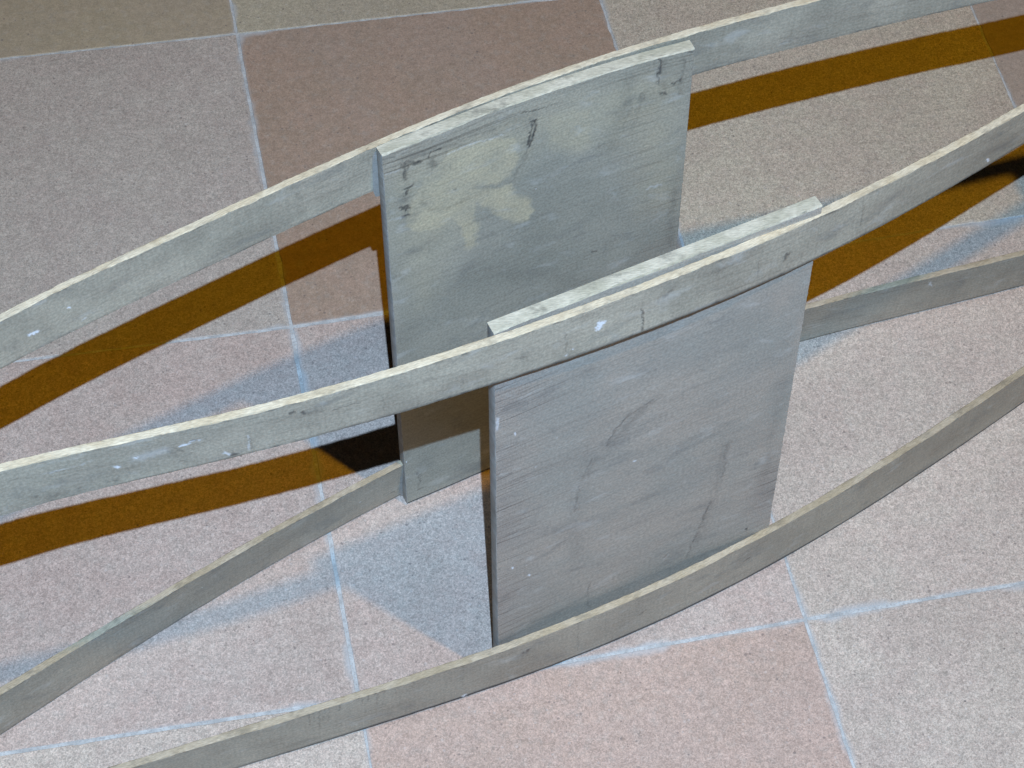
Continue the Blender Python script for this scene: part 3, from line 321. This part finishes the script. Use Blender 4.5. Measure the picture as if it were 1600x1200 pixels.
# ------------------------------------------------------------------ mesh from a grid of rings
def sweep(name, P, mats, seg_mat, uvs, marks=None, wear=None, cap_mat=0, smooth=True):
    """P[ns, nr, 3]: ns stations of closed rings of nr points; seg_mat[nr]: material of each ring segment;
    uvs[ns, nr+1, 2]"""
    ns, nr, _ = P.shape
    me = bpy.data.meshes.new(name)
    i = np.arange(ns - 1)[:, None]; j = np.arange(nr)[None, :]
    j2 = (j + 1) % nr
    q = np.stack([i * nr + j, (i + 1) * nr + j, (i + 1) * nr + j2, i * nr + j2], -1).reshape(-1, 4)
    nq = len(q)
    loops = np.concatenate([q.ravel(), np.arange(nr), np.arange((ns - 1) * nr, ns * nr)[::-1]]).astype(np.int32)
    starts = np.concatenate([np.arange(nq) * 4, [nq * 4, nq * 4 + nr]]).astype(np.int32)
    totals = np.concatenate([np.full(nq, 4), [nr, nr]]).astype(np.int32)
    me.vertices.add(ns * nr)
    me.vertices.foreach_set('co', P.reshape(-1).astype(np.float32))
    me.loops.add(len(loops))
    me.loops.foreach_set('vertex_index', loops)
    me.polygons.add(nq + 2)
    me.polygons.foreach_set('loop_start', starts)
    me.polygons.foreach_set('loop_total', totals)
    mi = np.concatenate([np.tile(np.asarray(seg_mat), ns - 1), [cap_mat, cap_mat]]).astype(np.int32)
    for m in mats:
        me.materials.append(m)
    me.polygons.foreach_set('material_index', mi)
    me.polygons.foreach_set('use_smooth', np.concatenate([np.full(nq, smooth), [False, False]]))
    uvl = me.uv_layers.new(name='UVMap')
    jj = np.broadcast_to(j, (ns - 1, nr)); ii = np.broadcast_to(i, (ns - 1, nr))
    U = np.stack([uvs[ii, jj], uvs[ii + 1, jj], uvs[ii + 1, jj + 1], uvs[ii, jj + 1]], 2).reshape(-1, 2)
    capu = np.concatenate([uvs[0, :nr], uvs[-1, :nr][::-1]])
    # caps: spread across the piece so that the edge texture is not squeezed
    uvl.data.foreach_set('uv', np.concatenate([U, capu]).ravel().astype(np.float32))
    col = np.zeros((ns * nr, 4), np.float32); col[:, 3] = 1
    if marks is not None:
        col[:, :3] = marks.reshape(-1, 3)
    a = me.color_attributes.new('marks', 'FLOAT_COLOR', 'POINT')
    a.data.foreach_set('color', col.ravel())
    w = me.attributes.new('wear', 'FLOAT', 'POINT')
    w.data.foreach_set('value', (np.zeros(ns * nr) if wear is None else wear.ravel()).astype(np.float32))
    me.update(calc_edges=True)
    me.validate()
    try:
        me.set_sharp_from_angle(angle=math.radians(38))
    except Exception:
        pass
    return me

def add(name, me, parent=None):
    o = bpy.data.objects.new(name, me)
    C.objects.link(o)
    if parent is not None:
        o.parent = parent
    return o

def stroke_field(a, b, marks_list, seed):
    """a, b: coordinates in mm over the face. returns [.., 3] with stain, dark and white masks"""
    out = np.zeros(a.shape + (3,))
    wob = (fbm(a * 0.9, b * 0.9, seed) - 0.5)
    for ch, hw, st, pts in marks_list:
        k = {'Y': 0, 'D': 1, 'W': 2}[ch]
        m = hw * 3 + 2
        xs = [q[0] for q in pts]; ys = [q[1] for q in pts]
        sel = (a > min(xs) - m) & (a < max(xs) + m) & (b > min(ys) - m) & (b < max(ys) + m)
        if not sel.any():
            continue
        w2 = fbm(a[sel] * 0.35, b[sel] * 0.35, seed + 5) - 0.5
        w3 = fbm(a[sel] * 0.35 + 31, b[sel] * 0.35, seed + 6) - 0.5
        jag = 1.0 if hw < 1 else 2.0
        x = a[sel] + wob[sel] * 1.2 + w2 * 3.0 * jag; y = b[sel] + wob[sel] * 0.9 + w3 * 2.2 * jag
        d = np.full(x.shape, 1e9)
        for (x0, y0), (x1, y1) in zip(pts[:-1], pts[1:]):
            dx, dy = x1 - x0, y1 - y0
            t = np.clip(((x - x0) * dx + (y - y0) * dy) / (dx * dx + dy * dy + 1e-9), 0, 1)
            d = np.minimum(d, np.hypot(x - x0 - t * dx, y - y0 - t * dy))
        brk = np.clip(fbm(x * 0.22, y * 0.22, seed + 77) * 3.2 - 0.75, 0.3 if st < 0.65 else 0.8, 1.0)
        hs = hw * (1.25 if st >= 0.65 and ch == 'D' else 0.85 if ch == 'W' else 1.0)
        v = (0.95 if st >= 0.65 else 0.72) * st * brk * np.clip(1.3 - d / (hs + 0.12) + wob[sel] * 1.4, 0, 1)
        if hw > 1.0 and st < 0.6:
            v = 0.8 * st * brk * np.exp(-(d / (hw * 1.2)) ** 2)
        if ch == 'W' and hw > 0.45:
            v = np.clip(v / 0.72 / np.maximum(brk, .3), 0, 1)
        out[sel, k] = np.maximum(out[sel, k], v)
    return out

def poly_mask(a, b, poly, soft, seed):
    x = a + (fbm(a * 0.16, b * 0.16, seed) - 0.5) * 7 + (fbm(a * 0.7, b * 0.7, seed + 9) - 0.5) * 2.5
    y = b + (fbm(a * 0.16 + 50, b * 0.16, seed + 3) - 0.5) * 5
    ins = np.zeros(a.shape, bool); d = np.full(a.shape, 1e9)
    for (x0, y0), (x1, y1) in zip(poly, poly[1:] + poly[:1]):
        c = ((y0 > y) != (y1 > y))
        xc = (x1 - x0) * (y - y0) / (y1 - y0 + 1e-9) + x0
        ins ^= c & (x < xc)
        dx, dy = x1 - x0, y1 - y0
        t = np.clip(((x - x0) * dx + (y - y0) * dy) / (dx * dx + dy * dy + 1e-9), 0, 1)
        d = np.minimum(d, np.hypot(x - x0 - t * dx, y - y0 - t * dy))
    sd = np.where(ins, d, -d)
    return np.clip(sd / soft * 0.5 + 0.5, 0, 1)

def catmull(pts, t):
    pts = np.asarray(pts, float)
    n = len(pts) - 1
    i = np.clip(np.floor(t).astype(int), 0, n - 1); f = (t - i)[:, None]
    g = lambda k: pts[np.clip(k, 0, n)]
    p0, p1, p2, p3 = g(i - 1), g(i), g(i + 1), g(i + 2)
    return 0.5 * (2 * p1 + (p2 - p0) * f + (2 * p0 - 5 * p1 + 4 * p2 - p3) * f ** 2 + (3 * p1 - p0 - 3 * p2 + p3) * f ** 3)

# ------------------------------------------------------------------ floor: mortar bed and terrazzo tiles
T0 = 0.30
def build_floor():
    n = 40
    me = bpy.data.meshes.new('floor')
    s = 6.0
    me.from_pydata([(-s, -s, -0.012), (s, -s, -0.012), (s, s, -0.012), (-s, s, -0.012),
                    (-s, -s, -0.0006), (s, -s, -0.0006), (s, s, -0.0006), (-s, s, -0.0006)], [],
                   [(3, 2, 1, 0), (4, 5, 6, 7), (0, 1, 5, 4), (1, 2, 6, 5), (2, 3, 7, 6), (3, 0, 4, 7)])
    me.materials.append(M['grout'])
    fl = add('floor', me)
    fl['kind'] = 'structure'
    fl['label'] = 'floor of square pink, salmon and tan terrazzo tiles with pale grout'
    rng = random.Random(5)
    meas = {(int(a), int(b)): (x, y) for a, b, x, y in GRID}
    pos = {}
    for i in range(-7, 10):
        for j in range(-6, 12):
            pos[i, j] = meas.get((i, j), (i * T0 + rng.uniform(-.0008, .0008), j * T0 + rng.uniform(-.0008, .0008)))
    kinds = {(-1, 2): 'brown', (0, 2): 'tan', (1, 2): 'tan', (-1, 1): 'stone', (0, 1): 'salmon', (1, 1): 'sand', (2, 1): 'dusk',
             (-1, 0): 'pink', (0, 0): 'pink', (1, 0): 'cream', (2, 0): 'pink', (-1, -1): 'cream', (0, -1): 'salmon2', (1, -1): 'cream',
             (2, -1): 'salmon', (2, 2): 'tan', (-2, 1): 'salmon', (-2, 0): 'cream'}
    gap = {('x', 1, 0): 0.0021, ('y', -1, 0): 0.0026, ('x', 0, -1): 0.0018, ('x', 1, -1): 0.0021}
    for i in range(-7, 9):
        for j in range(-6, 11):
            k = kinds.get((i, j)) or rng.choice(['pink', 'cream', 'salmon', 'pink', 'tan'])
            c = [np.array(pos[i, j]), np.array(pos[i + 1, j]), np.array(pos[i + 1, j + 1]), np.array(pos[i, j + 1])]
            near = -3 <= i <= 4 and -3 <= j <= 4
            m = 44 if near else 5
            ctr = sum(c) / 4
            loop = []
            for e in range(4):
                a, b = c[e], c[(e + 1) % 4]
                L = np.linalg.norm(b - a); tg = (b - a) / L; nn = np.array([-tg[1], tg[0]])
                g = 0.00075 + rng.uniform(-0.0001, 0.0003)
                if (i, j, e) in ((0, 0, 3), (-1, 0, 1), (0, 1, 3), (-1, 1, 1), (0, 0, 2), (0, 1, 0)): g += 0.0005
                if j == -1 and e == 2: g += 0.0004
                if j == 0 and e == 0: g += 0.0004
                for s_ in range(m):
                    t_ = s_ / m
                    w = rng.uniform(-1, 1) * 0.00022
                    if near and rng.random() < 0.09:
                        w += rng.uniform(0.0002, 0.0009)
                    # corners: keep both borders' insets
                    p = a + tg * (L * t_) + nn * (g + w)
                    if s_ == 0:
                        pa = c[(e - 1) % 4]; tb = (a - pa) / np.linalg.norm(a - pa); nb = np.array([-tb[1], tb[0]])
                        p = a + nn * g + nb * g
                    loop.append(p)
            N = len(loop)
            top = rng.uniform(-0.00008, 0.00008)
            V = [(p[0], p[1], -0.004) for p in loop]
            V += [(p[0], p[1], top - 0.00035) for p in loop]
            V += [(*(p + (ctr - p) / np.linalg.norm(ctr - p) * 0.00045), top) for p in loop]
            Fc = [(a, (a + 1) % N, N + (a + 1) % N, N + a) for a in range(N)]
            Fc += [(N + a, N + (a + 1) % N, 2 * N + (a + 1) % N, 2 * N + a) for a in range(N)]
            Fc.append(tuple(range(2 * N, 3 * N)))
            me = bpy.data.meshes.new('tile')
            me.from_pydata(V, [], Fc)
            me.materials.append(M['rose' if k == 'salmon2' else k])
            add('tile', me, fl)
    return fl

# ------------------------------------------------------------------ rails
def build_rail(name, data, marks_list, thick, parent, face, edge, step=0.0007, seed=1, wearf=None, arris=0.0012, foot_shade=0.0):
    D = np.array(data)
    B0, L0 = D[:, :3], D[:, 3:]
    n0 = len(D)
    seg = np.linalg.norm(np.diff(B0, axis=0), axis=1)
    s0 = np.r_[0, np.cumsum(seg)]
    total = s0[-1]
    ns = int(total / step)
    s = np.linspace(0, total, ns)
    t = np.interp(s, s0, np.arange(n0))
    B = catmull(B0, t); Lv = catmull(L0, t)
    tg = np.gradient(B, axis=0)[:, :2]; tg /= np.linalg.norm(tg, axis=1)[:, None]
    k = 41; ker = np.ones(k) / k
    tg = np.stack([np.convolve(np.pad(tg[:, c], k // 2, 'edge'), ker, 'valid') for c in range(2)], 1)
    tg /= np.linalg.norm(tg, axis=1)[:, None]
    nrm = np.stack([-tg[:, 1], tg[:, 0], np.zeros(ns)], 1)
    H = np.linalg.norm(Lv, axis=1).mean()
    nv = int(H / 0.0008)
    v = np.linspace(0, 1, nv)
    ch = 0.00035 / H
    v = ch + v * (1 - 2 * ch)
    jit = lambda sd, f, a: ((fbm(s * f, s * 0 + 0.5, sd, 4) - 0.5) * 2 * a)[:, None]
    front = B[:, None, :] + v[None, :, None] * Lv[:, None, :]
    topline = B + Lv
    j1 = jit(seed, 260, 0.0007) + jit(seed + 40, 45, 0.0011)
    up = np.array([0, 0, 1.0])
    front[:, -1] += up * j1
    front[:, -2] += up * j1 * 0.5
    front[:, 0] = B + nrm * arris * 0.9 + up * 0.0002
    front[:, 2] = B + up * (arris + 0.0005)
    front[:, 1] = B + up * arris + up * jit(seed + 3, 180, 0.0004)
    front[:, 2:] += nrm[:, None, :] * ((vnoise((s * 55)[:, None] + 0 * v[None, 2:], (v[2:] * 4)[None, :] + 0 * s[:, None], seed + 7) - .5) * 0.0004)[..., None]
    c0 = 0.0004
    t1 = topline + nrm * (c0 + np.abs(jit(seed + 5, 300, 0.0003))) + up * jit(seed + 8, 60, 0.0002)
    t2 = topline + nrm * thick * 0.5 + up * jit(seed + 6, 300, 0.00015)
    t3 = topline + nrm * (thick - c0 + jit(seed + 11, 220, 0.0005)) + up * jit(seed + 8, 60, 0.0002)
    bt = topline + nrm * (thick + jit(seed + 12, 90, 0.0006)) - up * 0.0005
    back = [bt + (B + nrm * thick - bt) * f for f in (0, .33, .66, 0.995)]
    ring = np.concatenate([front, t1[:, None], t2[:, None], t3[:, None]] + [b[:, None] for b in back] + [(B + nrm * (arris + 0.0008))[:, None]], 1)
    nr = ring.shape[1]
    segm = np.zeros(nr, int)
    segm[nv - 1:nv + 3] = 1
    segm[nv + 3 + 3:] = 1
    dd = np.linalg.norm(np.diff(np.concatenate([ring, ring[:, :1]], 1), axis=1), axis=2)
    vv = np.concatenate([np.zeros((ns, 1)), np.cumsum(dd, 1)], 1)
    uvs = np.stack([np.broadcast_to(s[:, None], vv.shape) + seed * 1.37, vv + seed * 0.31], -1)
    a = (s[:, None] + 0 * v[None]) * 1000; b = (v[None] * H + 0 * s[:, None]) * 1000
    ml = []
    for chn, hw, st, pts in marks_list:
        ml.append((chn, hw, st, [(float(np.interp(p, np.arange(n0), s0)) * 1000, q * H * 1000) for p, q in pts]))
    mk = np.zeros((ns, nr, 3))
    mk[:, :nv] = stroke_field(a, b, ml, seed + 20)
    # grime bitten into the top arris of the face
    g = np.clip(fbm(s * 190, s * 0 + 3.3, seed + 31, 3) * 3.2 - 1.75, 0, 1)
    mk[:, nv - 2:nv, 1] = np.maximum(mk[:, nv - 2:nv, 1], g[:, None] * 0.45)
    edge_dirt_shade = np.clip(0.25 + 0.35 * g + foot_shade * np.exp(-((s - 0.52 * total) / (0.26 * total)) ** 4), 0, 0.97)  # bottom-row dirt, with the contact shadow line painted into the dark mask
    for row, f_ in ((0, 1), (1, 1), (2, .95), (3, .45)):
        mk[:, row, 1] = np.maximum(mk[:, row, 1], edge_dirt_shade * f_)
    wr = np.zeros((ns, nr))
    wr[:, :nv] = 0.25 * np.clip(fbm(a * 0.02, b * 0.05, seed + 50) * 3 - 1.2, 0, 1)
    if wearf is not None:
        wr[:, :nv] = np.maximum(wr[:, :nv], wearf(a / 1000 / total, v[None, :] + 0 * a))
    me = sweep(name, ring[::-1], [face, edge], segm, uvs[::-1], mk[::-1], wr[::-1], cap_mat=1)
    return add(name, me, parent)

# ------------------------------------------------------------------ panels
def build_panel(name, geo, marks_list, stains, thick, parent, face, topm, sidem, seed, wear_fn):
    def along(c, u):
        c = np.array(c)
        d = np.r_[0, np.cumsum(np.linalg.norm(np.diff(c, axis=0), axis=1))]; d /= d[-1]
        return catmull(c, np.interp(u, d, np.arange(len(c))))
    W_ = np.linalg.norm(np.array(geo['bot'][0]) - np.array(geo['bot'][-1])); H_ = geo['top'][0][2] - geo['bot'][0][2]
    nu, nv = int(W_ / 0.00065), int(H_ / 0.00075)
    u = np.linspace(0, 1, nu); v = np.linspace(0, 1, nv)
    bo, to = along(geo['bot'], u), along(geo['top'], u)
    Fr = (1 - v)[:, None, None] * bo[None] + v[:, None, None] * to[None]
    tg = np.gradient(Fr, axis=1)[..., :2]; tg /= np.linalg.norm(tg, axis=2)[..., None]
    nrm = np.stack([-tg[..., 1], tg[..., 0], np.zeros(tg.shape[:2])], -1)
    A = u[None] * W_ * 1000 + 0 * v[:, None]; Bm = v[:, None] * H_ * 1000 + 0 * u[None]
    Fr = Fr + nrm * ((fbm(A * 0.02, Bm * 0.02, seed) - .5) * 0.0012)[..., None]
    # worn vertical arrises
    tl = np.concatenate([tg, np.zeros(tg.shape[:2] + (1,))], -1)
    jl = (fbm(v * H_ * 260, v * 0 + 1.5, seed + 1, 4) - 0.5) * 0.0009
    jr = (fbm(v * H_ * 260, v * 0 + 7.5, seed + 2, 4) - 0.5) * 0.0011
    Fr[:, 0] += tl[:, 0] * jl[:, None]
    Fr[:, -1] += tl[:, -1] * jr[:, None]
    # rubbed top edge
    jt = (fbm(u * W_ * 240, u * 0 + 2.5, seed + 4, 4) - 0.5) * 0.0014 + (fbm(u * W_ * 30, u * 0 + 2.5, seed + 5, 3) - 0.5) * 0.0016
    Fr[-1, :, 2] += jt - 0.0007
    Fr[-2, :, 2] += jt * 0.5 - 0.0003
    nb = 14
    ub = np.linspace(1, 0, nb)
    idx = np.round(ub * (nu - 1)).astype(int)
    base = (1 - v)[:, None, None] * bo[None] + v[:, None, None] * to[None]
    Bk = base[:, idx] + nrm[:, idx] * thick
    cr = base[:, -1:] + nrm[:, -1:] * 0.0004 + tl[:, -1:] * 0.0003
    cl = base[:, :1] + nrm[:, :1] * 0.0004 - tl[:, :1] * 0.0003
    sb_r = base[:, -1:] + nrm[:, -1:] * (thick - .0004) + tl[:, -1:] * 0.0002
    sb_l = base[:, :1] + nrm[:, :1] * (thick - .0004) - tl[:, :1] * 0.0002
    ring = np.concatenate([Fr, cr, sb_r, Bk, sb_l, cl], 1)
    # extra station on top: chamfer inwards
    last = ring[-1].copy()
    n_in = nrm[-1]
    last[:nu] = base[-1] + n_in * 0.0008
    last[:nu, 2] = base[-1, :, 2] + 0.00015 + (fbm(u * W_ * 200, u * 0 + 9, seed + 8) - .5) * 0.0002
    last[nu:, 2] = base[-1, 0, 2] + 0.0001
    ring = np.concatenate([ring, last[None]], 0)
    ns, nr = ring.shape[:2]
    segm = np.zeros(nr, int)
    segm[nu - 1:nu + 2] = 2
    segm[nu + 2 + nb - 1:] = 2
    # UV
    un = np.concatenate([u * W_, [W_ + .0005, W_ + thick], W_ + thick + np.linspace(0, W_, nb), [2 * W_ + 1.5 * thick, 2 * W_ + 2 * thick], [2 * W_ + 2 * thick + .0005]])
    vn = np.concatenate([v * H_, [H_ + .0005]])
    uvs = np.stack([np.broadcast_to(un[None], (ns, nr + 1)) + seed, np.broadcast_to(vn[:, None], (ns, nr + 1)) + seed * .7], -1)
    ml = [(c_, hw, st, [(p * W_ * 1000, q * H_ * 1000) for p, q in pts]) for c_, hw, st, pts in marks_list]
    mk = np.zeros((ns, nr, 3))
    mk[:-1, :nu] = stroke_field(A, Bm, ml, seed + 20)
    mk[:2, :nu, 1] = np.maximum(mk[:2, :nu, 1], 0.8)  # contact shadow along the panel foot, painted as dark bottom rows
    for kk, (poly, soft, amt) in enumerate(stains):
        pl = [(p * W_ * 1000, q * H_ * 1000) for p, q in poly]
        mk[:-1, :nu, 0] = np.maximum(mk[:-1, :nu, 0], amt * poly_mask(A, Bm, pl, soft, seed + 60 + kk))
    wr = np.zeros((ns, nr))
    wr[:-1, :nu] = wear_fn(u[None] + 0 * v[:, None], v[:, None] + 0 * u[None], A, Bm)
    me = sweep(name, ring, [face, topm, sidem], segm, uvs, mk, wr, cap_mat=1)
    # the chamfered last station belongs to the top edge
    mi = np.zeros(len(me.polygons), np.int32)
    me.polygons.foreach_get('material_index', mi)
    mi[(ns - 2) * nr:(ns - 2) * nr + nu] = 1
    me.polygons.foreach_set('material_index', mi)
    # top cap: planar uv in metres
    uvl = me.uv_layers['UVMap'].data
    for pi in (len(me.polygons) - 2, len(me.polygons) - 1):
        p = me.polygons[pi]
        for li in p.loop_indices:
            co = me.vertices[me.loops[li].vertex_index].co
            uvl[li].uv = (co.x + seed, co.y * 1.0)
    return add(name, me, parent)

def block(name, pts_bottom, pts_top, m, parent, seed=3):
    """small solid between two quads, with slightly crushed corners"""
    r = random.Random(seed)
    n = 9
    rings = []
    for k in range(n):
        f = k / (n - 1)
        q = [np.array(a) * (1 - f) + np.array(b) * f for a, b in zip(pts_bottom, pts_top)]
        c = sum(q) / 4
        ring = []
        for e in range(4):
            a, b = q[e], q[(e + 1) % 4]
            for g in (0.12, 0.5, 0.88):
                p = a * (1 - g) + b * g
                ring.append(p + np.array([r.uniform(-1, 1), r.uniform(-1, 1), 0]) * 0.00012)
        if k in (0, n - 1):
            ring = [c + (p - c) * 0.93 for p in ring]
        rings.append(ring)
    P = np.array(rings)
    nr = P.shape[1]
    uvs = np.zeros((n, nr + 1, 2))
    uvs[..., 0] = np.linspace(0, 0.05, nr + 1)[None] + seed
    uvs[..., 1] = np.linspace(0, 0.06, n)[:, None]
    me = sweep(name, P, [m], np.zeros(nr, int), uvs, smooth=False)
    return add(name, me, parent)

# ------------------------------------------------------------------ the wooden frame
def build_frame():
    root = bpy.data.objects.new('wooden_frame', None)
    root.empty_display_size = 0.1
    root.location = (0, 0, 0)
    C.objects.link(root)
    root['label'] = 'boat-shaped frame of bowed grey plywood rails and two upright panels, on the terrazzo floor'
    root['category'] = 'wooden frame'
    R = DATA['rails']
    TH = 0.0046
    def streaks(a, v):
        return 0.0 * a
    r1 = build_rail('top_rail', R['tf'], DATA['mtf'], TH, root, M['rail'], M['edge'], seed=1, foot_shade=0.4)
    r1['label'] = 'front top rail with bright cream upper edge and a white paint spot'
    r2 = build_rail('top_rail', R['tb'], DATA['mtb'], TH - .0004, root, M['rail'], M['edge'], seed=2)
    r2['label'] = 'rear top rail passing behind the stained panel'
    r3 = build_rail('bottom_rail', R['bf'], DATA['mbf'], TH + .0003, root, M['low'], M['lowedge'], seed=3, arris=0.0008, foot_shade=0.9)
    r3['label'] = 'front bottom rail with tan upper edge and vertical dirt streaks'
    r4 = build_rail('bottom_rail', R['bb'], DATA['mbb'], TH, root, M['low'], M['lowedge'], seed=4)
    r4['label'] = 'rear bottom rail lying behind the stained panel'

    def wear_front(u, v, A, B):
        n = fbm(A * 0.03, B * 0.06, 91, 3)
        left = np.clip(1 - (u - 0.02) / (0.16 + 0.22 * n), 0, 1) * np.clip(fbm(A * 0.012, B * 0.03, 92) * 2.4 - 0.35, 0, 1)
        right = np.clip((u - 0.80) / 0.12, 0, 1) * np.exp(-((v - 0.24) / 0.10) ** 2)
        gen = 0.22 * np.clip(n * 2 - 0.6, 0, 1)
        return np.clip(np.maximum(np.maximum(left, right * 0.9), gen), 0, 1)
    def wear_back(u, v, A, B):
        n = fbm(A * 0.03, B * 0.06, 95, 3)
        top = np.clip((v - 0.90) / 0.06, 0, 1) * np.clip(1.15 - u * 1.1, 0.2, 1)
        right = 0.45 * np.clip((u - 0.70) / 0.15, 0, 1) * np.clip(n * 2 - .4, 0, 1)
        return np.clip(np.maximum(np.maximum(top * 0.8, right), 0.18 * n), 0, 1)
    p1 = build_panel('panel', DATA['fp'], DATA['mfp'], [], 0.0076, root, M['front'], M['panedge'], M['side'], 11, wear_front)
    p1['label'] = 'clean grey front panel with a long fine crack and a few white paint specks'
    st = [(DATA['ybp'][0], 1.6, 1.0), (DATA['ybp'][1], 5.0, 0.7),
          ([(0.02, 0.80), (0.02, 0.985), (0.95, 0.985), (0.97, 0.60), (0.86, 0.62), (0.80, 0.80), (0.55, 0.90), (0.30, 0.80), (0.12, 0.60)], 14.0, 0.5)]
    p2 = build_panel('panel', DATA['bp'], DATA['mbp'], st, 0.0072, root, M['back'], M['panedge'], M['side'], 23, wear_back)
    p2['label'] = 'rear panel with pale yellow stains, black scuffs and a split at its top corner'
    tf, tb, bf, bb = (np.array(R[k])[:, :3] for k in ('tf', 'tb', 'bf', 'bb'))
    ltf, ltb, lbf, lbb = (np.array(R[k])[:, 3:] for k in ('tf', 'tb', 'bf', 'bb'))
    def on(rail, lean, xx, f, off):
        i = np.interp(xx, rail[:, 0], np.arange(len(rail)))
        p = catmull(rail, np.array([i]))[0] + catmull(lean, np.array([i]))[0] * f
        t_ = catmull(rail, np.array([min(i + .5, len(rail) - 1)]))[0] - catmull(rail, np.array([max(i - .5, 0)]))[0]
        t_ = t_[:2] / np.linalg.norm(t_[:2])
        return p + np.array([-t_[1], t_[0], 0]) * off
    # stem blocks where the rails run together at either end of the frame
    for (x0, x1, X0, X1, sd) in ((0.604, 0.664, 0.700, 0.748, 5), (-0.290, -0.250, -0.372, -0.345, 9)):
        top = [on(tf, ltf, x0, .93, TH), on(tf, ltf, x1, .93, TH), on(tb, ltb, x1, .93, 0), on(tb, ltb, x0, .93, 0)]
        bot = [on(bf, lbf, X0, 0, TH), on(bf, lbf, X1, 0, TH), on(bb, lbb, X1, 0, 0), on(bb, lbb, X0, 0, 0)]
        block('stem_block', bot, top, M['panedge'], root, sd)
    # packing pieces between the rear panel and its rails
    BPt, BPb = np.array(DATA['bp']['top']), np.array(DATA['bp']['bot'])
    def packing(p, rail, lean, f0, f1, length, drop, sd):
        d = (BPb[1] - BPb[0])[:2]; d /= np.linalg.norm(d); n_ = np.array([-d[1], d[0], 0]); dd = np.array([d[0], d[1], 0])
        q = []
        for f, extra in ((f0, -drop), (f1, 0.0)):
            xs = p[0] - 0.0052
            a = on(rail, lean, xs, f, -0.0002); b = on(rail, lean, xs + length, f, -0.0002)
            zz = a[2] + extra
            back0, back1 = a, b
            pf = p + n_ * 0.0068
            fr0 = pf - dd * 0.0012; fr1 = fr0 + dd * length
            q.append([np.array([v_[0], v_[1], zz]) for v_ in (fr0, fr1, back1, back0)])
        return block('packing_block', q[0], q[1], M['side'], root, sd)
    packing(BPt[0], tb, ltb, 0.0, 0.90, 0.03, 0.004, 21)
    packing(BPb[0], bb, lbb, 0.05, 0.92, 0.02, 0.0, 22)
    return root

floor = build_floor()
frame = build_frame()
